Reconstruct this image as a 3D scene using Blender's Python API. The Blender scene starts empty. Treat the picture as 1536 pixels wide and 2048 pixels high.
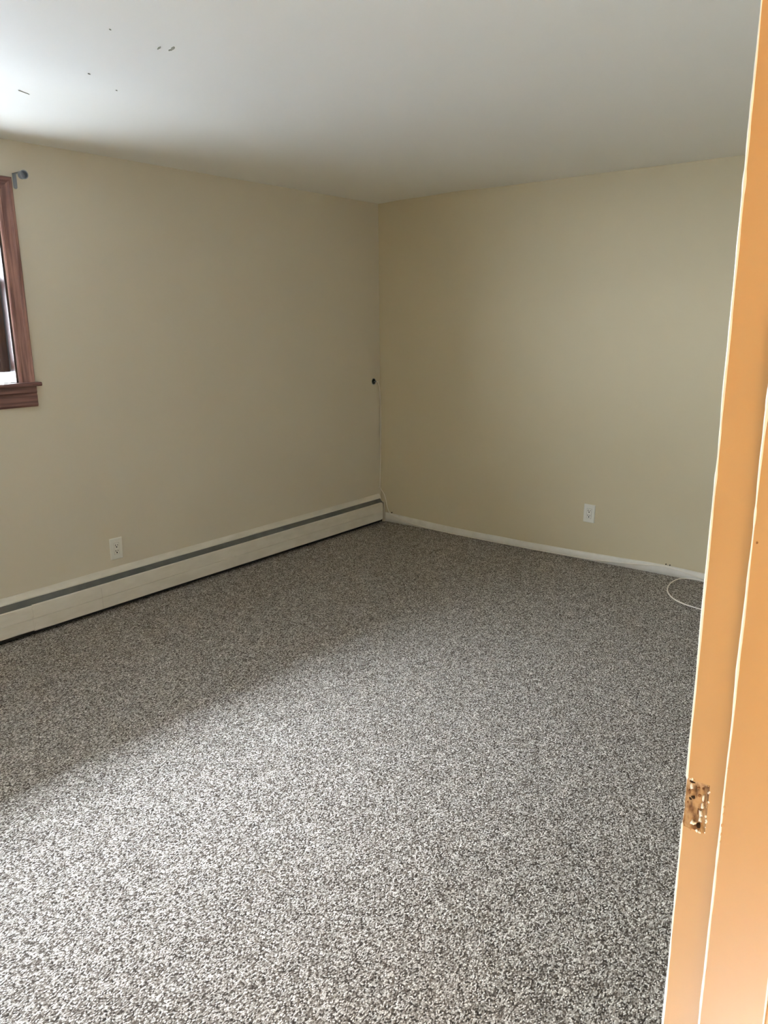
import bpy, bmesh, math, random
from mathutils import Vector, Matrix, noise
random.seed(7)
sc = bpy.context.scene
C = sc.collection
PI = math.pi

# ------------------------------------------------------------------ camera
CAM = Vector((-4.7500, -3.8432, 1.5816))
yaw, pitch, roll, FPX = 0.676645, 0.243187, -0.0092765, 1537.92
cy, sy, cp, sp = math.cos(yaw), math.sin(yaw), math.cos(pitch), math.sin(pitch)
fw = Vector((cy*cp, sy*cp, -sp)); rt = Vector((sy, -cy, 0)); up = rt.cross(fw)
c_, s_ = math.cos(roll), math.sin(roll)
r2 = c_*rt + s_*up; u2 = -s_*rt + c_*up
cam = bpy.data.cameras.new('camera'); co = bpy.data.objects.new('camera', cam); C.objects.link(co)
m = Matrix((r2, u2, -fw)).transposed().to_4x4(); m.translation = CAM; co.matrix_world = m
cam.sensor_fit = 'HORIZONTAL'; cam.sensor_width = 36; cam.lens = FPX/1536*36
cam.clip_start = 0.02
sc.camera = co

# ------------------------------------------------------------------ exposure, sky, sun
sc.view_settings.view_transform = 'Standard'; sc.view_settings.look = 'None'
sc.view_settings.gamma = 1; sc.view_settings.use_curve_mapping = False
sc.view_settings.exposure = -0.03
sc.cycles.max_bounces = 14; sc.cycles.diffuse_bounces = 10
sc.cycles.use_denoising = True
sc.cycles.caustics_reflective = False; sc.cycles.caustics_refractive = False
SKY, SUN, HALL = 380.0, 150.0, 29.0
EAVE, BLOCKER, BLOCKERX = 0.70, 0.5, -5.6
w = bpy.data.worlds.new('sky'); sc.world = w; w.use_nodes = True
nt = w.node_tree; bgn = nt.nodes['Background']
tc = nt.nodes.new('ShaderNodeTexCoord'); sx = nt.nodes.new('ShaderNodeSeparateXYZ'); rp = nt.nodes.new('ShaderNodeValToRGB')
nt.links.new(tc.outputs['Generated'], sx.inputs[0]); nt.links.new(sx.outputs['Z'], rp.inputs[0])
el = rp.color_ramp.elements      # hazy sky, brighter upwards
el[0].position = 0.0; el[0].color = (0.105, 0.118, 0.132, 1)
el[1].position = 0.75; el[1].color = (1.25, 1.40, 1.56, 1)
for pos, v in ((0.25, .155), (0.45, .33), (.62, 1.0)):
    q = el.new(pos); q.color = (v*.86, v*.96, v*1.08, 1)
nt.links.new(rp.outputs[0], bgn.inputs[0]); bgn.inputs[1].default_value = SKY

def light(name, kind, loc, energy, color, **kw):
    l = bpy.data.lights.new(name, kind); l.energy = energy; l.color = color
    for k, v in kw.items(): setattr(l, k, v)
    o = bpy.data.objects.new(name, l); C.objects.link(o); o.location = loc; return o
sun = light('sun', 'SUN', (0, 6, 8), SUN, (1.0, 0.93, 0.82), angle=math.radians(0.6))
sd = Vector((1.0, -0.13, -0.95))
sun.rotation_euler = sd.to_track_quat('-Z', 'Y').to_euler()

# ------------------------------------------------------------------ helpers
def mat(name, col, rough=0.5, spec=0.5, metal=0.0):
    m = bpy.data.materials.new(name); m.use_nodes = True
    b = m.node_tree.nodes['Principled BSDF']
    b.inputs['Base Color'].default_value = (*col, 1); b.inputs['Roughness'].default_value = rough
    b.inputs['Specular IOR Level'].default_value = spec; b.inputs['Metallic'].default_value = metal
    return m
def nodes(m):
    nt = m.node_tree; return nt, nt.nodes['Principled BSDF'], nt.nodes.new, nt.links.new
def noise_col(m, c1, c2, scale=8, detail=4, stretch=(1, 1, 1), lo=.35, hi=.65, bump=0, bscale=None, bdist=.001, rough_var=None):
    nt, b, N, L = nodes(m)
    t = N('ShaderNodeTexCoord'); mp = N('ShaderNodeMapping'); mp.inputs['Scale'].default_value = stretch
    n = N('ShaderNodeTexNoise'); n.inputs['Scale'].default_value = scale; n.inputs['Detail'].default_value = detail
    r = N('ShaderNodeValToRGB'); r.color_ramp.elements[0].position = lo; r.color_ramp.elements[1].position = hi
    r.color_ramp.elements[0].color = (*c1, 1); r.color_ramp.elements[1].color = (*c2, 1)
    L(t.outputs['Object'], mp.inputs[0]); L(mp.outputs[0], n.inputs['Vector']); L(n.outputs['Fac'], r.inputs[0]); L(r.outputs[0], b.inputs['Base Color'])
    if bump:
        n2 = N('ShaderNodeTexNoise'); n2.inputs['Scale'].default_value = bscale or scale; n2.inputs['Detail'].default_value = 3
        L(mp.outputs[0], n2.inputs['Vector'])
        bp = N('ShaderNodeBump'); bp.inputs['Strength'].default_value = bump; bp.inputs['Distance'].default_value = bdist
        L(n2.outputs['Fac'], bp.inputs['Height']); L(bp.outputs[0], b.inputs['Normal'])
    return m

def obj(name, bm, m, parent=None, smooth=False, bevel=0):
    me = bpy.data.meshes.new(name); bmesh.ops.recalc_face_normals(bm, faces=bm.faces); bm.to_mesh(me); bm.free()
    o = bpy.data.objects.new(name, me); C.objects.link(o)
    if m: me.materials.append(m)
    if parent: o.parent = parent; o.matrix_parent_inverse = Matrix()
    if parent and any(abs(v) > 1e-9 for v in parent.location): o.location = -parent.location
    if smooth:
        for p in me.polygons: p.use_smooth = True
    if bevel:
        md = o.modifiers.new('b', 'BEVEL'); md.width = bevel; md.segments = 2; md.limit_method = 'ANGLE'
    return o
def box(bm, x0, x1, y0, y1, z0, z1):
    v = [bm.verts.new(p) for p in ((x0,y0,z0),(x1,y0,z0),(x1,y1,z0),(x0,y1,z0),(x0,y0,z1),(x1,y0,z1),(x1,y1,z1),(x0,y1,z1))]
    for f in ((0,3,2,1),(4,5,6,7),(0,1,5,4),(1,2,6,5),(2,3,7,6),(3,0,4,7)): bm.faces.new([v[i] for i in f])
    return v
def bxs(*bs):
    bm = bmesh.new()
    for b in bs: box(bm, *b)
    return bm
def prism_x(bm, prof, x0, x1, n=1, jit=None):
    """profile in (y,z), extruded along x"""
    rings = []
    for i in range(n+1):
        x = x0+(x1-x0)*i/n
        rings.append([bm.verts.new((x, y, z) if not jit else jit(x, y, z, k)) for k, (y, z) in enumerate(prof)])
    for a, b in zip(rings, rings[1:]):
        for k in range(len(prof)):
            bm.faces.new((a[k], a[(k+1) % len(prof)], b[(k+1) % len(prof)], b[k]))
    bm.faces.new(rings[0][::-1]); bm.faces.new(rings[-1])
def prism_z(bm, prof, z0, z1, n=1, jit=None):
    """profile in (x,y), extruded along z"""
    rings = []
    for i in range(n+1):
        z = z0+(z1-z0)*i/n
        rings.append([bm.verts.new((x, y, z) if not jit else jit(x, y, z, k)) for k, (x, y) in enumerate(prof)])
    for a, b in zip(rings, rings[1:]):
        for k in range(len(prof)):
            bm.faces.new((a[k], a[(k+1) % len(prof)], b[(k+1) % len(prof)], b[k]))
    bm.faces.new(rings[0][::-1]); bm.faces.new(rings[-1])
def catmull(pts, n=6):
    P = [Vector(p) for p in pts]; P = [2*P[0]-P[1]]+P+[2*P[-1]-P[-2]]; out = []
    for i in range(1, len(P)-2):
        for k in range(n):
            t = k/n; a, b, c, d = P[i-1:i+3]
            out.append(.5*((2*b)+(-a+c)*t+(2*a-5*b+4*c-d)*t*t+(-a+3*b-3*c+d)*t**3))
    out.append(P[-2]); return out
def tube(bm, pts, r, seg=8):
    prev = None; rings = []; ref = Vector((0.3, 0.5, 0.81)).normalized()
    for i, p in enumerate(pts):
        t = (pts[min(i+1, len(pts)-1)]-pts[max(i-1, 0)]).normalized()
        a = ref - t*ref.dot(t); a.normalize(); b = t.cross(a); ref = a
        rings.append([bm.verts.new(p+r*(math.cos(2*PI*k/seg)*a+math.sin(2*PI*k/seg)*b)) for k in range(seg)])
    for a, b in zip(rings, rings[1:]):
        for k in range(seg): bm.faces.new((a[k], a[(k+1) % seg], b[(k+1) % seg], b[k]))
    bm.faces.new(rings[0][::-1]); bm.faces.new(rings[-1])
def cyl(bm, c, axis, r, h, seg=24, r2=None):
    """cylinder from c along axis"""
    c = Vector(c); q = Vector(axis).normalized().to_track_quat('Z', 'Y').to_matrix()
    A = [bm.verts.new(c+q@Vector((r*math.cos(2*PI*k/seg), r*math.sin(2*PI*k/seg), 0))) for k in range(seg)]
    rr = r if r2 is None else r2
    B = [bm.verts.new(c+q@Vector((rr*math.cos(2*PI*k/seg), rr*math.sin(2*PI*k/seg), h))) for k in range(seg)]
    for k in range(seg): bm.faces.new((A[k], A[(k+1) % seg], B[(k+1) % seg], B[k]))
    bm.faces.new(A[::-1]); bm.faces.new(B)
def struct(o): o['kind'] = 'structure'; return o
def thing(name, label, cat, loc=(0, 0, 0), group=None):
    o = bpy.data.objects.new(name, None); C.objects.link(o); o.location = loc; o.empty_display_size = .05
    o['label'] = label; o['category'] = cat
    if group: o['group'] = group
    return o

# ------------------------------------------------------------------ materials
def wall_mat(name, c1, c2):
    m = mat(name, c1, .55, .35)
    noise_col(m, c1, c2, scale=1.3, detail=3, lo=.3, hi=.7, bump=.25, bscale=160, bdist=.0006)
    return m
M_wall = wall_mat('beige_wall_paint', (.625, .575, .47), (.645, .595, .49))
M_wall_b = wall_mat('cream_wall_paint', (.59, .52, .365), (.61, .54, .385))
M_ceil = wall_mat('white_ceiling_paint', (.84, .835, .80), (.86, .855, .82))
M_white = mat('white_trim_paint', (.74, .72, .67), .32, .5); noise_col(M_white, (.70, .68, .62), (.77, .75, .70), 14, 5, bump=.12, bscale=60, bdist=.001)
M_heat = mat('cream_heater_enamel', (.72, .69, .62), .35, .5); noise_col(M_heat, (.68, .65, .575), (.75, .72, .65), 9, 6, stretch=(1, 3, 3))
M_damp = mat('grey_damper_metal', (.10, .105, .10), .55, .4); noise_col(M_damp, (.085, .09, .085), (.125, .125, .115), 12, 4)
M_dark = mat('dark_interior', (.018, .018, .018), .8, .2)
M_black = mat('black_rubber', (.006, .008, .008), .5, .3)
M_steel = mat('zinc_metal', (.30, .335, .38), .38, .5, .8)
M_plastic = mat('white_plastic', (.78, .77, .71), .3, .5)
M_cable = mat('white_cable_jacket', (.82, .78, .70), .38, .5)
M_vinyl = mat('white_vinyl', (.8, .82, .84), .35, .5)
M_track = mat('grey_vinyl_track', (.10, .11, .12), .4, .4)
M_sash = mat('dark_sash_wood', (.10, .06, .055), .45, .4); noise_col(M_sash, (.075, .045, .04), (.13, .08, .065), 9, 5, stretch=(6, 6, .6))
def wood(name, c1, c2, stretch):
    m = mat(name, c1, .35, .55); noise_col(m, c1, c2, 7, 8, stretch=stretch, lo=.38, hi=.62, bump=.35, bscale=7, bdist=.0008)
    return m
M_woodV = wood('red_brown_stained_wood', (.13, .055, .045), (.33, .17, .135), (9, 9, .5))
M_woodD = wood('dimmed_jamb_wood', (.02, .008, .006), (.05, .022, .016), (9, 9, .5))  # casing's stain, darkened in the colour to tame strong daylight
M_woodH = wood('red_brown_stained_wood_lengthwise', (.10, .042, .036), (.21, .10, .082), (.5, 9, 9))
M_jamb = mat('lamp_tinted_gloss_paint', (.44, .265, .115), .42, .4); noise_col(M_jamb, (.43, .255, .108), (.455, .28, .125), 6, 4, stretch=(1, 1, .4), bump=.1, bscale=24, bdist=.0012)  # white paint tinted tan: hall lamp's warmth put into the colour
M_edge = mat('worn_daylit_white_paint', (.93, .90, .83), .3, .5)  # daylight on the jamb edges is put into this white; flakes share it
M_raw = mat('raw_chiselled_wood', (.36, .22, .11), .8, .2); noise_col(M_raw, (.11, .05, .02), (.42, .27, .14), 90, 5, stretch=(1, 1, .45), lo=.36, hi=.6, bump=.9, bscale=140, bdist=.002)
M_hallwall = wall_mat('hall_wall_paint', (.74, .64, .48), (.76, .66, .50))
M_hallfloor = wood('hall_floor_boards', (.33, .18, .08), (.46, .27, .13), (.5, 7, 7))
M_ground = mat('dark_asphalt_paving', (.08, .085, .092), .95, .1); noise_col(M_ground, (.096, .099, .099), (.122, .126, .127), 1.2, 6)
M_lawn = mat('dark_gravel', (.05, .053, .057), .95, .1); noise_col(M_lawn, (.042, .045, .05), (.06, .064, .07), 1.2, 6)
def glass():
    m = mat('window_glass', (1, 1, 1), .0, .5); nt, b, N, L = nodes(m)
    t = N('ShaderNodeBsdfTransparent'); g = N('ShaderNodeBsdfGlossy'); g.inputs['Roughness'].default_value = .02
    lw = N('ShaderNodeLayerWeight'); pw = N('ShaderNodeMath'); pw.operation = 'POWER'; pw.inputs[1].default_value = 5; L(lw.outputs['Facing'], pw.inputs[0])
    lw.inputs['Blend'].default_value = .5
    f = N('ShaderNodeMath'); f.operation = 'MULTIPLY_ADD'; f.inputs[1].default_value = .6; f.inputs[2].default_value = .04; L(pw.outputs[0], f.inputs[0]); mx = N('ShaderNodeMixShader')
    L(f.outputs[0], mx.inputs[0]); L(t.outputs[0], mx.inputs[1]); L(g.outputs[0], mx.inputs[2])
    L(mx.outputs[0], nt.nodes['Material Output'].inputs['Surface']); return m
M_glass = glass()
# loop-pile carpet: every tuft is a cell of its own shade, with relief
def carpet():
    m = mat('heathered_loop_carpet', (.3, .27, .24), .9, .12); nt, b, N, L = nodes(m)
    t = N('ShaderNodeTexCoord')
    nz = N('ShaderNodeTexNoise'); nz.inputs['Scale'].default_value = 90; nz.inputs['Detail'].default_value = 2
    L(t.outputs['Object'], nz.inputs['Vector'])
    ad = N('ShaderNodeVectorMath'); ad.operation = 'MULTIPLY_ADD'; ad.inputs[1].default_value = (.007, .007, 0)
    L(nz.outputs['Color'], ad.inputs[0]); L(t.outputs['Object'], ad.inputs[2])
    mp = N('ShaderNodeMapping'); mp.inputs['Scale'].default_value = (205, 300, 1)
    L(ad.outputs[0], mp.inputs[0])
    v = N('ShaderNodeTexVoronoi'); v.inputs['Scale'].default_value = 1; v.inputs['Randomness'].default_value = .85; v.voronoi_dimensions = '2D'
    L(mp.outputs[0], v.inputs['Vector'])
    sp = N('ShaderNodeSeparateColor'); L(v.outputs['Color'], sp.inputs[0])
    r = N('ShaderNodeValToRGB'); e = r.color_ramp.elements
    e[0].position = 0; e[0].color = (.035, .028, .022, 1); e[1].position = 1; e[1].color = (.84, .81, .765, 1)
    for pos, col in ((.22, (.115, .095, .078)), (.5, (.29, .258, .225)), (.8, (.52, .485, .445))):
        q = e.new(pos); q.color = (*col, 1)
    L(sp.outputs[0], r.inputs[0])
    # broad heathering
    n2 = N('ShaderNodeTexNoise'); n2.inputs['Scale'].default_value = 16; n2.inputs['Detail'].default_value = 5
    L(t.outputs['Object'], n2.inputs['Vector'])
    r2 = N('ShaderNodeMapRange'); r2.inputs[1].default_value = .3; r2.inputs[2].default_value = .7; r2.inputs[3].default_value = .86; r2.inputs[4].default_value = 1.14
    L(n2.outputs['Fac'], r2.inputs[0])
    # gaps between tufts
    r3 = N('ShaderNodeMapRange'); r3.inputs[1].default_value = .35; r3.inputs[2].default_value = .8; r3.inputs[3].default_value = 1.08; r3.inputs[4].default_value = .38
    L(v.outputs['Distance'], r3.inputs[0])
    mu = N('ShaderNodeMath'); mu.operation = 'MULTIPLY'; L(r2.outputs[0], mu.inputs[0]); L(r3.outputs[0], mu.inputs[1])
    vm = N('ShaderNodeVectorMath'); vm.operation = 'SCALE'; L(r.outputs[0], vm.inputs[0]); L(mu.outputs[0], vm.inputs['Scale'])
    L(vm.outputs[0], b.inputs['Base Color'])
    bp = N('ShaderNodeBump'); bp.inputs['Strength'].default_value = .8; bp.inputs['Distance'].default_value = .003; bp.invert = True
    L(v.outputs['Distance'], bp.inputs['Height']); L(bp.outputs[0], b.inputs['Normal'])
    return m
M_carpet = carpet()

# ------------------------------------------------------------------ room shell
XW = -5.60            # west wall
YD = -3.6015          # room face of the doorway wall
YH = -3.7227          # hall face of the doorway wall
XJ = -3.85            # right jamb face
XL = -4.79            # left jamb face
HC = 2.44
DH = 2.10             # door head
WX0, WX1, WZ0, WZ1 = -4.80, -2.862, 1.30, 2.185     # window opening, window wall

# floor: fine grid so the pile edge is real at the walls
bm = bxs((XW, 0.0, YD, 0.0, -.06, 0)); floor = struct(obj('floor', bm, M_carpet))
# ceiling with a slightly bellied plaster surface
bm = bmesh.new(); nx, ny = 70, 48; g = []
def cz(x, y):
    d = -y
    rid = .010*math.exp(-((d-.72-.12*math.sin(x*1.6))/.20)**2)
    near = -.010*math.exp(-(d/.16)**2)
    return HC + rid*.8 + near + .004*noise.noise(Vector((x*.9, y*.9, 3)))
for j in range(ny+1):
    g.append([bm.verts.new((XW-.1+(0.1-XW+.1)*i/nx, YD-.02+(-YD+.12)*j/ny, cz(XW+(0-XW)*i/nx, YD-.02+(-YD+.12)*j/ny))) for i in range(nx+1)])
for j in range(ny):
    for i in range(nx): bm.faces.new((g[j][i], g[j+1][i], g[j+1][i+1], g[j][i+1]))
top = [bm.verts.new(p) for p in ((XW-.1, YD-.02, HC+.1), (.1, YD-.02, HC+.1), (.1, .1, HC+.1), (XW-.1, .1, HC+.1))]
bm.faces.new(top)
ceil = struct(obj('ceiling', bm, M_ceil, smooth=True))

T = .15
bm = bxs((XW-T, WX0, 0, T, -.06, HC+.1), (WX1, T, 0, T, -.06, HC+.1), (WX0, WX1, 0, T, -.06, WZ0), (WX0, WX1, 0, T, WZ1, HC+.1))
wall_n = struct(obj('wall_left', bm, M_wall))
bm = bxs((0, T, YH, 0, -.06, HC+.1)); wall_e = struct(obj('wall_back', bm, M_wall_b))
bm = bxs((XW-T, XW, YH, 0, -.06, HC+.1))
wall_w = struct(obj('wall_far_left', bm, M_wall_b))
JT = .019
bm = bxs((XW, XL-JT, YH, YD, -.06, HC+.1), (XJ+JT, 0, YH, YD, -.06, HC+.1), (XL-JT, XJ+JT, YH, YD, DH+JT, HC+.1))
wall_s = struct(obj('wall_door', bm, M_wall))

# small paint chips and a hairline crack in the ceiling
M_chip = mat('exposed_plaster', (.24, .24, .19), .8, .2)
def chip(name, x, y, L, W, ang, n=9):
    bm = bmesh.new(); z = cz(x, y)
    ring = []
    for k in range(n):
        a = 2*PI*k/n; rr = random.uniform(.65, 1.1)
        px, py = L/2*math.cos(a)*rr, W/2*math.sin(a)*rr
        ring.append((x+px*math.cos(ang)-py*math.sin(ang), y+px*math.sin(ang)+py*math.cos(ang)))
    A = [bm.verts.new((p[0], p[1], z+.001)) for p in ring]; B = [bm.verts.new((p[0], p[1], z-.0022)) for p in ring]
    for k in range(n): bm.faces.new((A[k], A[(k+1) % n], B[(k+1) % n], B[k]))
    bm.faces.new(B); bm.faces.new(A)
    o = obj(name, bm, M_chip, ceil); return o
chip('paint_chip', -3.048, -1.570, .037, .0075, -1.84)
chip('paint_chip', -3.017, -1.600, .034, .013, -1.83)
chip('paint_chip', -3.013, -1.580, .020, .010, -1.6)
chip('paint_chip', -3.044, -1.154, .014, .006, .3)
chip('paint_chip', -2.863, -1.043, .011, .005, .3)
chip('paint_chip', -3.239, -1.594, .010, .004, .3)
chip('crack', -3.066, -.74, .066, .0022, .35)

# ------------------------------------------------------------------ baseboard on the back wall
bb = [(-.02, .074), (-.127, .071), (-.4, .060), (-.685, .050), (-1.12, .045), (-1.52, .047), (-1.89, .052), (-2.22, .062), (-2.40, .060), (-2.55, .054), (-3.60, .058)]
def bbtop(y):
    for (y0, z0), (y1, z1) in zip(bb, bb[1:]):
        if y1 <= y <= y0: return z0+(z1-z0)*(y-y0)/(y1-y0)
    return bb[0][1]
bm = bmesh.new(); rings = []
n = 120
for i in range(n+1):
    y = -.03+(YD+.03)*i/n; zt = bbtop(y)+.0025*noise.noise(Vector((0, y*4, 0))); o = .0012*noise.noise(Vector((3, y*3, 1)))
    rings.append([bm.verts.new(p) for p in ((0.002, y, -.01), (-.0125+o, y, -.01), (-.0135+o, y, zt*.45), (-.0115+o, y, zt-.012), (-.0085+o, y, zt-.004), (-.004, y, zt), (0.002, y, zt))])
for a, b in zip(rings, rings[1:]):
    for k in range(7): bm.faces.new((a[k], a[(k+1) % 7], b[(k+1) % 7], b[k]))
bm.faces.new(rings[0]); bm.faces.new(rings[-1][::-1])
struct(obj('baseboard_back', bm, M_white, smooth=True))
bm = bxs((XJ+.07, -.02, YD, YD+.012, -.01, .07)); struct(obj('baseboard_door', bm, M_white, bevel=.003))
bm = bxs((XW, XW+.012, YD+.01, -.09, -.01, .07)); struct(obj('baseboard_far_left', bm, M_white, bevel=.003))

# ------------------------------------------------------------------ window on the left wall
def make_window(name, X0, X1, Z0, Z1, xf, bracket=False):
    """double-hung stained wood window in a wall whose room face is y=0 (room towards -y); xf maps it into place"""
    root = bpy.data.objects.new(name, None); C.objects.link(root); struct(root); root.matrix_world = xf
    def P(nm, bm, m, par=root, **k):
        o = obj(nm, bm, m, **k); o.parent = par; return o
    cw = .076
    prof = [(0, 0), (0, -.010), (.006, -.014), (.014, -.015), (.020, -.0125), (.050, -.0165), (.058, -.021), (.070, -.021), (.076, -.016), (.076, 0)]   # (offset from opening, y)
    # side casings
    for s, X in ((1, X1), (-1, X0)):
        bm = bmesh.new(); prism_z(bm, [(X+s*(a+.001), y) for a, y in prof], Z0, Z1+.001)
        # mitre the top
        for v in bm.verts:
            if v.co.z > Z1: v.co.z = Z1+abs(v.co.x-X)
        P('casing', bm, M_woodV)
    bm = bmesh.new(); prism_x(bm, [(y, Z1+a+.001) for a, y in prof], X0, X1)
    for v in bm.verts:
        a = v.co.z-Z1
        v.co.x = X1+a if v.co.x > (X0+X1)/2 else X0-a
    P('head_casing', bm, M_woodH)
    # stool (inner sill) with a nosing, and apron
    bm = bmesh.new()
    prism_x(bm, [(-.0005, Z0-.020), (-.036, Z0-.020), (-.042, Z0-.015), (-.043, Z0-.008), (-.038, Z0-.001), (-.030, Z0), (-.0005, Z0)], X0-cw-.022, X1+cw+.022)
    box(bm, X0, X1, -.0005, .06, Z0-.020, Z0)
    P('stool', bm, M_woodH)
    bm = bmesh.new()
    prism_x(bm, [(-.0005, Z0-.020), (-.018, Z0-.020), (-.018, Z0-.05), (-.014, Z0-.056), (-.017, Z0-.064), (-.017, Z0-.112), (-.012, Z0-.122), (-.0005, Z0-.122)], X0-cw-.004, X1+cw+.004)
    P('apron', bm, M_woodH)
    # jamb lining: wood for the inner part, vinyl track outside it
    for X, s in ((X1, 1), (X0, -1)):
        xs = sorted((X-s*.010, X+s*.001)); P('jamb', bxs((xs[0], xs[1], 0, .040, Z0, Z1)), M_woodD, bevel=.002)
        xs = sorted((X-s*.004, X+s*.001)); P('sash_track', bxs((xs[0], xs[1], .041, .148, Z0, Z1)), M_track)
    P('head_jamb', bxs((X0+.010, X1-.010, 0, .148, Z1-.012, Z1)), M_woodH)
    P('outer_sill', bxs((X0, X1, .061, .19, Z0-.035, Z0-.012)), M_vinyl)
    xa, xb = X0+.0055, X1-.0055
    zm = (Z0+Z1)/2+.03
    # lower sash, raised a little; upper sash behind it
    for nm, z0, z1, y0 in (('lower_sash', Z0+.052, zm+.02, .062), ('upper_sash', zm-.02, Z1-.013, .104)):
        sw = .044
        bm = bxs((xa, xa+sw, y0, y0+.034, z0, z1), (xb-sw, xb, y0, y0+.034, z0, z1), (xa+sw, xb-sw, y0, y0+.034, z0, z0+.055), (xa+sw, xb-sw, y0, y0+.034, z1-.035, z1))
        s = P(nm, bm, M_sash, bevel=.002)
        g = P('pane', bxs((xa+sw-.003, xb-sw+.003, y0+.015, y0+.018, z0+.052, z1-.032)), M_glass, par=s)
    return root
win = make_window('window_1', WX0, WX1, WZ0, WZ1, Matrix.Identity(4))
# portals help the renderer find the daylight coming in
for loc, rot, sx_, sy_ in ((((WX0+WX1)/2, .20, (WZ0+WZ1)/2), (-PI/2, 0, 0), WX1-WX0+.2, WZ1-WZ0+.2),):
    p = light('window_portal', 'AREA', loc, 1, (1, 1, 1), shape='RECTANGLE', size=sx_, size_y=sy_)
    p.rotation_euler = rot; p.data.cycles.is_portal = True

# roof overhang over the window wall
# unseen wall added outside to block grazing sky light
struct(obj('sky_blocker_wall', bxs((BLOCKERX-.2, BLOCKERX, .16, .16+BLOCKER, -.8, 3.2)), M_vinyl))
struct(obj('eave', bxs((XW-1, 1, .16, .16+EAVE, 2.20, 2.32)), M_vinyl))
# sunlit ground outside
struct(obj('ground', bxs((-40, 30, 3.2, 60, -.9, -.81)), M_lawn)); struct(obj('patio', bxs((-14, 8, .3, 3.2, -.9, -.8)), M_ground))

# ------------------------------------------------------------------ doorway
door = bpy.data.objects.new('door_1', None); C.objects.link(door); struct(door)
MZ0, MZ1 = .956, 1.024            # strike mortise
MY0, MY1 = YD-.0285, YD-.0015
# right jamb board in pieces round the mortise (one mesh)
bm = bxs((XJ, XJ+JT, YH, YD, 0, MZ0), (XJ, XJ+JT, YH, YD, MZ1, DH), (XJ, XJ+JT, YH, MY0, MZ0, MZ1), (XJ+.0125, XJ+JT, MY0, YD, MZ0, MZ1))
jr = obj('jamb', bm, M_jamb, door)
jl = obj('jamb', bxs((XL-JT, XL, YH, YD, 0, DH)), M_jamb, door)
jh = obj('head_jamb', bxs((XL-JT, XJ+JT, YH, YD, DH, DH+JT)), M_jamb, door)
SY = CAM.y+.1939
ST = .012
# stop: slightly worn arris
def wav(z, s): return noise.noise(Vector((s, 0, z*9)))*.0008+noise.noise(Vector((s, 5, z*40)))*.0004
bm = bmesh.new()
prism_z(bm, [(XJ+.0002, YH), (XJ-ST, YH), (XJ-ST, SY-.0012), (XJ-ST+.0012, SY), (XJ+.0002, SY)], 0, DH, 200, lambda x, y, z, k: (x, y+(wav(z, 1)*.6 if k in (2, 3, 4) else 0), z))
stop = obj('door_stop', bm, M_jamb, door)
obj('door_stop', bxs((XL, XL+ST, YH, SY, 0, DH-ST)), M_jamb, door); obj('door_stop', bxs((XL+ST, XJ-ST, YH, SY, DH-ST, DH)), M_jamb, door)
# worn arrises, coloured white for the daylight they catch
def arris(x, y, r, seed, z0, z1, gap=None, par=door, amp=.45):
    """a rounded bead, whitened as if daylit, along a vertical arris"""
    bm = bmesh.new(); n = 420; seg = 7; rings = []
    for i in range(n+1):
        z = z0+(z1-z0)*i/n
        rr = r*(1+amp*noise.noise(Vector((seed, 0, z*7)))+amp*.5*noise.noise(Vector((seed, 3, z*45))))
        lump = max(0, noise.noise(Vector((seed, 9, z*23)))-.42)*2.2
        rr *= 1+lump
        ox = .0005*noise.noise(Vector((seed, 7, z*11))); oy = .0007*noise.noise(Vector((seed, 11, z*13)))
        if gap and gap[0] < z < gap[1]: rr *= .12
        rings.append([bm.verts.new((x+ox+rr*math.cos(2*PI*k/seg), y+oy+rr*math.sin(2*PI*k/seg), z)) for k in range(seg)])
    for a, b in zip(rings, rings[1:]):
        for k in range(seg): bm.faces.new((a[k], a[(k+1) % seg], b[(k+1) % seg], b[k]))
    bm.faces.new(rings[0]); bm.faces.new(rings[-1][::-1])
    o = obj('worn_daylit_edge', bm, M_edge, par, smooth=True); o['label'] = 'chipped painted edge whitened to look daylit'; return o
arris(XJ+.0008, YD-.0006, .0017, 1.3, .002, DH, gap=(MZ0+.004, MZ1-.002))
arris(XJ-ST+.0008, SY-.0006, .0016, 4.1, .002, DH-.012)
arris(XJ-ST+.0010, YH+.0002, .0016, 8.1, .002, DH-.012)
# hall-side casing
for x0, x1 in ((XJ-.0105, XJ+.052), (XL-.058, XL+.004)): obj('casing', bxs((x0, x1, YH-.014, YH, 0, DH+.05)), M_jamb, door, bevel=.003)
obj('head_casing', bxs((XL+.004, XJ-.004, YH-.014, YH, DH, DH+.05)), M_jamb, door, bevel=.003)
def mdepth(y, z):
    dp = .0050+.0026*noise.noise(Vector((y*160, z*70, 2)))+.0013*noise.noise(Vector((y*500, z*260, 5)))
    ed = min((z-MZ0)/(MZ1-MZ0), (MZ1-z)/(MZ1-MZ0), (y-MY0)/(YD-MY0))
    return dp*max(.1, min(1, ed*6+.12))
# strike mortise: splintered raw wood at the bottom of the recess
bm = bmesh.new(); n1, n2 = 26, 52; g = []
for j in range(n2+1):
    row = []
    for i in range(n1+1):
        y = MY0+(YD-MY0)*i/n1; z = MZ0+(MZ1-MZ0)*j/n2
        dp = mdepth(y, z)
        row.append(bm.verts.new((XJ+dp, y, z)))
    g.append(row)
for j in range(n2):
    for i in range(n1): bm.faces.new((g[j][i], g[j][i+1], g[j+1][i+1], g[j+1][i]))
mort = obj('strike_mortise', bm, M_raw, door, smooth=True); mort['label'] = 'splintered raw wood recess where the strike plate was'
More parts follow.
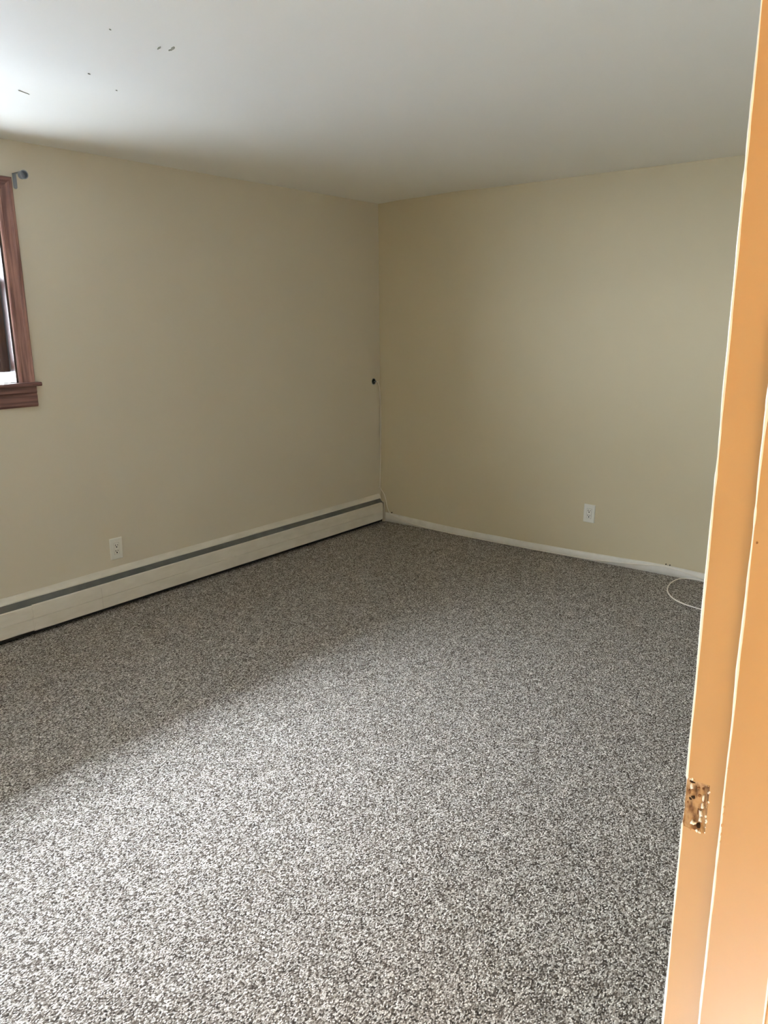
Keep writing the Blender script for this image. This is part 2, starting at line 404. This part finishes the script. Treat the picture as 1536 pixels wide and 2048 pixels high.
# ragged holes
def blob(name, y, z, ry, rz, m, x, h=.002, n=10, seed=0, par=mort, rough=.35):
    bm = bmesh.new(); c = bm.verts.new((x-h, y, z)); R1, R2 = [], []
    for k in range(n):
        a = 2*PI*k/n; q = 1+rough*noise.noise(Vector((math.cos(a)*2+seed, math.sin(a)*2, seed)))
        R1.append(bm.verts.new((x-h*.7, y+ry*.6*q*math.cos(a), z+rz*.6*q*math.sin(a)))); R2.append(bm.verts.new((x+.0015, y+ry*q*math.cos(a), z+rz*q*math.sin(a))))
    for k in range(n):
        bm.faces.new((c, R1[k], R1[(k+1) % n])); bm.faces.new((R1[k], R2[k], R2[(k+1) % n], R1[(k+1) % n]))
    bm.faces.new(R2)
    o = obj(name, bm, m, smooth=True); o.parent = par; return o
M_hole = mat('dark_wood_hole', (.03, .016, .008), .9, .1)
M_burn = mat('brown_torn_wood', (.20, .10, .045), .9, .1)
for y, z, ry, rz, mm, s in ((-.0075, .0635, .0048, .0022, M_hole, 1), (-.0145, .0575, .0032, .0024, M_burn, 2), (-.020, .0575, .002, .003, M_burn, 3),
                            (-.0045, .047, .0022, .0042, M_burn, 4), (-.0095, .0415, .0040, .0030, M_hole, 5), (-.0065, .0385, .0028, .0026, M_hole, 6), (-.0035, .032, .002, .003, M_burn, 14),
                            (-.0165, .0475, .0026, .0034, M_burn, 7), (-.0195, .0055, .0030, .0042, M_hole, 8), (-.0165, .024, .0014, .007, M_burn, 9)):
    o = blob('hole', YD+y, MZ0+z, ry, rz, mm, XJ+mdepth(YD+y, MZ0+z), seed=s, h=.0012)
for y, z, ry, rz, s in ((-.0065, .056, .0022, .0042, 21), (-.0215, .045, .0018, .006, 22), (-.0215, .034, .0022, .004, 23), (-.0205, .023, .0024, .0045, 24), (-.0205, .0145, .0020, .004, 25),
                        (-.0125, .0065, .0044, .0032, 26), (-.0215, -.0005, .0020, .0020, 27), (-.0015, .0695, .0020, .0022, 28)):
    blob('paint_flake', YD+y, MZ0+z, ry, rz, M_edge, XJ+mdepth(YD+y, MZ0+z)*.7, seed=s, h=.0018, rough=.9)
def lump(name, y, z, r_, m, x=XJ):
    bm = bmesh.new(); bmesh.ops.create_icosphere(bm, subdivisions=2, radius=1)
    for v in bm.verts:
        q = 1+.5*noise.noise(v.co*1.9+Vector((y*300, z*300, 0))); v.co = Vector((v.co.x*r_*.45*q+x, v.co.y*r_*q+y, v.co.z*r_*1.5*q+z))
    obj(name, bm, m, door, smooth=True)
for k in range(26):      # chips of paint along the mortise's side and foot
    t = random.random()
    if k < 15: lump('paint_chip', MY0+random.uniform(-.0006, .0012), MZ0+(MZ1-MZ0)*t, random.uniform(.0006, .0013), M_edge if k % 3 else M_jamb)
    else: lump('paint_chip', MY0+.027*t, (MZ0 if k % 2 else MZ1)+random.uniform(-.0012, .0008), random.uniform(.0006, .0014), M_jamb if k % 3 else M_edge)
for z, r_ in ((1.062, .0013), (1.010, .0016), (1.000, .0015), (.985, .0018), (.972, .0016), (.962, .0012)): lump('paint_chip', SY-.0022, z, r_, M_jamb, XJ-ST)
lump('nick', SY-.0055, 1.342, .0011, M_burn, XJ-ST)

# ------------------------------------------------------------------ hallway behind the photographer
HX0, HX1, HY0 = -6.0, -2.6, -4.95
struct(obj('trim_1', bxs((HX0, HX1, HY0, YH, -.06, -.0)), M_hallfloor)).name = 'floor_hall'
struct(obj('ceiling_hall', bxs((HX0, HX1, HY0, YD, HC, HC+.1)), M_ceil))
struct(obj('wall_hall', bxs((HX0, HX1, HY0-.1, HY0, -.06, HC+.1), (HX0-.1, HX0, HY0-.1, YD, -.06, HC+.1), (HX1, HX1+.1, HY0-.1, YH, -.06, HC+.1)), M_hallwall))
lamp = thing('ceiling_light', 'round opal glass flush light on the hallway ceiling', 'lamp', (-4.32, -4.12, 0))
bm = bmesh.new(); cyl(bm, (-4.32, -4.12, HC-.02), (0, 0, 1), .15, .02, 32); obj('base', bm, M_steel, lamp)
M_opal = mat('lit_opal_glass', (.9, .85, .75), .3, .5)
b = M_opal.node_tree.nodes['Principled BSDF']; b.inputs['Emission Color'].default_value = (1, .55, .20, 1); b.inputs['Emission Strength'].default_value = HALL
bm = bmesh.new(); bmesh.ops.create_uvsphere(bm, u_segments=32, v_segments=16, radius=.14)
for v in bm.verts: v.co.z = v.co.z*.5; v.co += Vector((-4.32, -4.12, HC-.03))
bmesh.ops.delete(bm, geom=[v for v in bm.verts if v.co.z > HC-.021], context='VERTS')
obj('shade', bm, M_opal, lamp, smooth=True)

# ------------------------------------------------------------------ baseboard heater
heater = thing('baseboard_heater', 'long cream metal baseboard heater along the window wall', 'heater', (-2.6, -.04, 0))
hx0, hx1 = XW+.01, -.030
def hjit(x, y, z, k): return (x, y, z+.0022*noise.noise(Vector((x*1.1, k, 4))))
bm = bmesh.new()
prism_x(bm, [(-.0006, .0), (-.0006, .226), (-.006, .2275), (-.012, .214), (-.021, .197), (-.021, .190), (-.018, .191), (-.008, .208), (-.004, .21), (-.003, .0)], hx0, hx1, 90,
        lambda x, y, z, k: (x, y, z+(.0035*noise.noise(Vector((x*2.3, 1, 1)))+.002*noise.noise(Vector((x*9, 1, 7))) if k in (1, 2) else .0012*noise.noise(Vector((x*1.1, 4, 4))) if k in (4,5) else 0)))
o = obj('back_panel', bm, M_heat, heater); o['label'] = 'cream top flange caulked to the wall'
bm = bmesh.new(); prism_x(bm, [(-.010, .194), (-.016, .196), (-.054, .158), (-.054, .150), (-.010, .150)], hx0, hx1-.012); obj('damper', bm, M_damp, heater)
bm = bmesh.new(); prism_x(bm, [(-.004, .012), (-.056, .012), (-.056, .150), (-.004, .150)], hx0, hx1-.030); o = obj('heating_element', bm, M_dark, heater); o['label'] = 'dark finned interior'
def cover(x0, x1, dy=0, dz=0, rnd=False, n=60, sq=1):
    prof = [(-.056, .160), (-.060, .1705), (-.0640, .1700), (-.0660, .165), (-.0677, .0995), (-.0605, .0968), (-.0677, .0941), (-.0665, .032), (-.063, .0265), (-.052, .0265), (-.052, .0285), (-.0605, .0295), (-.0635, .034), (-.0642, .094), (-.0625, .163)]
    bm = bmesh.new()
    def j(x, y, z, k):
        zz = z+.0018*noise.noise(Vector((x*1.3, 2, 4)))+dz
        if rnd:
            d = x1-x
            if d < .014: zz = .0985+(zz-.0985)*math.sqrt(max(.0, 1-((.014-d)/.014)**2)*.16+.84)
        return (x, y+dy, .0968+(zz-.0968)*sq)
    prism_x(bm, prof, x0, x1, n, j)
    o = obj('front_cover', bm, M_heat, heater); return o
cover(hx0, -2.9672, dy=.0016, sq=.955)
cover(-2.967, -.064, rnd=True, n=160)
# splice plate, joint and dabs of paint
obj('splice_seam', bxs((-2.5722, -2.5708, -.0680, -.060, .036, .150)), mat('seam_joint_line', (.56, .53, .47), .6), heater)  # joint drawn as a line slightly darker than the enamel
for x, z, r_ in ((-2.968, .150, .003), (-2.972, .105, .004), (-2.955, .062, .008), (-2.962, .040, .006), (-2.08, .097, .005), (-1.62, .098, .007), (-2.565, .038, .003)):
    bm = bmesh.new(); bmesh.ops.create_icosphere(bm, subdivisions=2, radius=1)
    for v in bm.verts:
        q = 1+.35*noise.noise(v.co*1.7+Vector((x*9, 0, 0))); v.co = Vector((v.co.x*r_*q*1.3+x, v.co.y*.0016-.0674, v.co.z*r_*q+z))
    obj('paint_lump', bm, M_heat, heater, smooth=True)
for x in (-4.9, -3.7, -2.487, -1.48, -.178):
    br = obj('bracket', bxs((x-.004, x+.004, -.056, -.016, .158, .176), (x-.0045, x+.0045, -.018, -.012, .158, .194)), M_steel, heater)
    for v in br.data.vertices:
        if v.co.y < -.05 and v.co.z > .17: v.co.z = .163
bm = bxs((-.058, -.032, -.020, -.001, .0, .2)); o = obj('end_panel', bm, M_heat, heater)
bm = bxs((-.030, -.0135, -.052, -.006, .0, .165)); o = obj('pipe_cover', bm, M_wall, heater, bevel=.004); o['label'] = 'beige painted filler in the corner'

# ------------------------------------------------------------------ outlets
def outlet(name, label, xf, tilt=0):
    """plate in local xz plane, facing -y, centred on the origin"""
    t = thing(name, label, 'outlet', group=None); t.matrix_world = xf @ Matrix.Rotation(tilt, 4, 'Y')
    W, H = .0395, .062
    def P(nm, bm, m, par=t, **k):
        o = obj(nm, bm, m, **k); o.parent = par; return o
    bm = bmesh.new()   # bevelled plate as a frame round the receptacle
    iw, ih = .0170, .0340
    def ringv(w_, h_, y): return [bm.verts.new((sx*w_, y, sz*h_)) for sx, sz in ((-1, -1), (1, -1), (1, 1), (-1, 1))]
    R = [ringv(W, H, 0), ringv(W, H, -.0025), ringv(W-.0035, H-.0035, -.0062), ringv(iw+.0006, ih+.0006, -.0066), ringv(iw, ih, -.0058), ringv(iw, ih, 0)]
    for a, b in zip(R, R[1:]):
        for k in range(4): bm.faces.new((a[k], a[(k+1) % 4], b[(k+1) % 4], b[k]))
    P('wall_plate', bm, M_plastic)
    P('gap', bxs((-iw, iw, -.0035, -.0005, -ih, ih)), M_dark)
    rec = P('receptacle', bxs((-iw+.0012, iw-.0012, -.0066, -.0035, -ih+.0012, ih-.0012)), M_plastic, bevel=.0008)
    for dz in (.0165, -.0165):
        bm = bxs((-.0125, .0125, -.0074, -.0064, dz-.0125, dz+.0125)); P('socket_face', bm, M_plastic, rec, bevel=.0008)
        P('slot', bxs((-.0082, -.0050, -.0078, -.0068, dz-.001, dz+.0092)), M_dark, rec)
        P('slot', bxs((.0050, .0080, -.0078, -.0068, dz, dz+.0084)), M_dark, rec)
        bm = bmesh.new(); cyl(bm, (0, -.0079, dz-.0067), (0, 1, 0), .0040, .001, 12); P('ground_hole', bm, M_black, rec)
    for dz in (.0490, -.0490):
        bm = bmesh.new(); cyl(bm, (0, -.0071, dz), (0, 1, 0), .003, .001, 12); P('screw', bm, M_plastic)
    return t
outlet('wall_outlet', 'white outlet on the window wall just above the baseboard heater', Matrix.Translation((-2.417, 0, .3335)), math.radians(1.2))
outlet('wall_outlet', 'white outlet low on the empty back wall near the doorway', Matrix.Translation((0, -1.791, .3215)) @ Matrix.Rotation(-PI/2, 4, 'Z'), math.radians(1.5))

# ------------------------------------------------------------------ wall hole with coax connector
jk = thing('cable_grommet', 'black round cable hole with a silver connector beside the corner', 'grommet', (-.078, 0, 1.127))
bm = bmesh.new(); seg = 24; R = []
for (r_, y) in ((.0245, 0), (.0245, -.0015), (.0205, -.0022), (.0195, -.001), (.0195, 0)):
    R.append([bm.verts.new((-.078+r_*math.cos(2*PI*k/seg), y, 1.127+r_*1.05*math.sin(2*PI*k/seg))) for k in range(seg)])
for a, b in zip(R, R[1:]):
    for k in range(seg): bm.faces.new((a[k], a[(k+1) % seg], b[(k+1) % seg], b[k]))
o = obj('rim', bm, M_steel, jk)
bm = bmesh.new(); cyl(bm, (-.078, -.0012, 1.127), (0, 1, 0), .0198, .001, 24); obj('hole', bm, M_black, jk)
bm = bmesh.new(); cyl(bm, (-.076, -.002, 1.1275), (.25, -1, 0), .0055, .016, 12); cyl(bm, (-.0725, -.016, 1.1275), (.25, -1, 0), .0045, .006, 6); obj('connector', bm, M_steel, jk)

# ------------------------------------------------------------------ the cable
pts = [(-.071, -.022, 1.1275), (-.062, -.027, 1.127), (-.050, -.020, 1.124), (-.036, -.010, 1.118), (-.024, -.0085, 1.100), (-.016, -.0085, 1.076), (-.0095, -.0095, .978), (-.0075, -.0105, .859), (-.0095, -.0095, .66), (-.0135, -.0085, .5), (-.0195, -.0075, .337), (-.0205, -.007, .284),
       (-.0125, -.012, .259), (-.0085, -.038, .223), (-.0085, -.057, .176), (-.0095, -.069, .127), (-.012, -.088, .090), (-.0175, -.113, .070), (-.0230, -.14, .062), (-.0230, -.21, .044), (-.0230, -.31, .026), (-.0230, -.456, .014),
       (-.0230, -.644, .0075), (-.0230, -.871, .0045), (-.0230, -1.129, .0040), (-.0230, -1.373, .0045), (-.0230, -1.604, .007), (-.0230, -1.824, .013), (-.0225, -2.031, .027), (-.0225, -2.196, .046), (-.0165, -2.292, .0555), (-.0165, -2.371, .0530),
       (-.0225, -2.449, .044), (-.0225, -2.511, .032), (-.0195, -2.57, .022), (-.025, -2.66, .012), (-.05, -2.76, .0065), (-.11, -2.83, .0055), (-.155, -2.80, .009), (-.13, -2.71, .018), (-.075, -2.61, .022), (-.040, -2.54, .018), (-.034, -2.47, .012), (-.05, -2.43, .007), (-.10, -2.413, .0045),
       (-.184, -2.412, .0040), (-.283, -2.433, .0040), (-.358, -2.467, .0040), (-.425, -2.519, .0040), (-.467, -2.582, .0040), (-.489, -2.644, .0040), (-.500, -2.72, .0040), (-.495, -2.84, .0040), (-.43, -2.98, .0040), (-.30, -3.08, .0040), (-.18, -3.13, .0040)]
bm = bmesh.new(); tube(bm, catmull(pts, 6), .0035, 10)
cable = obj('coax_cable', bm, M_cable, smooth=True)
cable['label'] = 'thin white cable hanging down the corner and trailing along the baseboard'; cable['category'] = 'cable'
def clip(pos, nrm, size=.006):
    """nail-in cable clip: small saddle with a nail head"""
    bm = bmesh.new(); p = Vector(pos); n_ = Vector(nrm)
    cyl(bm, p+n_*.000, n_, size*.75, .005, 10, size*.6); cyl(bm, p+n_*.005, n_, size*.55, .0015, 10)
    return bm
M_nail = mat('dark_nail', (.05, .04, .035), .5, .5, .6)
o = obj('cable_clip', clip((-.030, -.0005, .281), (0, -1, 0), .007), M_cable, cable, smooth=False)
o = obj('cable_clip', clip((-.0030, -.113, .0790), (-1, 0, 0), .007), M_nail, cable); o['label'] = 'dark nail clip'
o = obj('cable_clip', clip((-.0010, -2.322, .0680), (-1, 0, 0), .006), M_nail, cable); o['label'] = 'dark nail clip'
o = obj('cable_clip', clip((-.0010, -2.347, .0665), (-1, 0, 0), .006), M_nail, cable); o['label'] = 'dark nail clip'
o = obj('cable_clip', clip((-.0245, -.0005, 1.112), (0, -1, 0), .006), M_nail, cable); o['label'] = 'dark nail clip'

# ------------------------------------------------------------------ curtain rod bracket
br = thing('curtain_rod_bracket', 'grey metal curtain rod bracket on the wall above the window corner', 'bracket', (-2.763, 0, 2.215))
bx = -2.763
bm = bmesh.new()
# strap plate with rounded ends
n = 10; prof = [(bx+.0095*math.cos(PI*k/n), 2.222-.0095*math.sin(PI*k/n)) for k in range(n+1)]+[(bx-.0095, 2.283), (bx+.0095, 2.283)]
A = [bm.verts.new((x, 0, z)) for x, z in prof]; B = [bm.verts.new((x, -.0025, z)) for x, z in prof]
for k in range(len(prof)): bm.faces.new((A[k], A[(k+1) % len(prof)], B[(k+1) % len(prof)], B[k]))
bm.faces.new(A); bm.faces.new(B)
obj('mounting_strap', bm, M_steel, br)
for z in (2.228, 2.258):
    bm = bmesh.new(); cyl(bm, (bx, -.0022, z), (0, -1, 0), .004, .002, 12); obj('screw', bm, M_steel, br)
bm = bmesh.new(); box(bm, bx-.0085, bx+.0085, -.062, 0, 2.2795, 2.2825); box(bm, bx-.0085, bx+.0085, -.062, -.059, 2.273, 2.2825)
obj('arm', bm, M_steel, br, bevel=.001)
bm = bmesh.new(); seg = 18; R = []
for r_, y in ((.0165, -.058), (.0185, -.062), (.0185, -.082), (.0205, -.084), (.0205, -.089), (.0165, -.089), (.0165, -.064), (.001, -.063)):
    R.append([bm.verts.new((bx+.004+r_*math.cos(2*PI*k/seg), y, 2.268+r_*math.sin(2*PI*k/seg))) for k in range(seg)])
for a, b in zip(R, R[1:]):
    for k in range(seg): bm.faces.new((a[k], a[(k+1) % seg], b[(k+1) % seg], b[k]))
bm.faces.new(R[0]); bm.faces.new(R[-1])
obj('rod_socket', bm, M_steel, br)
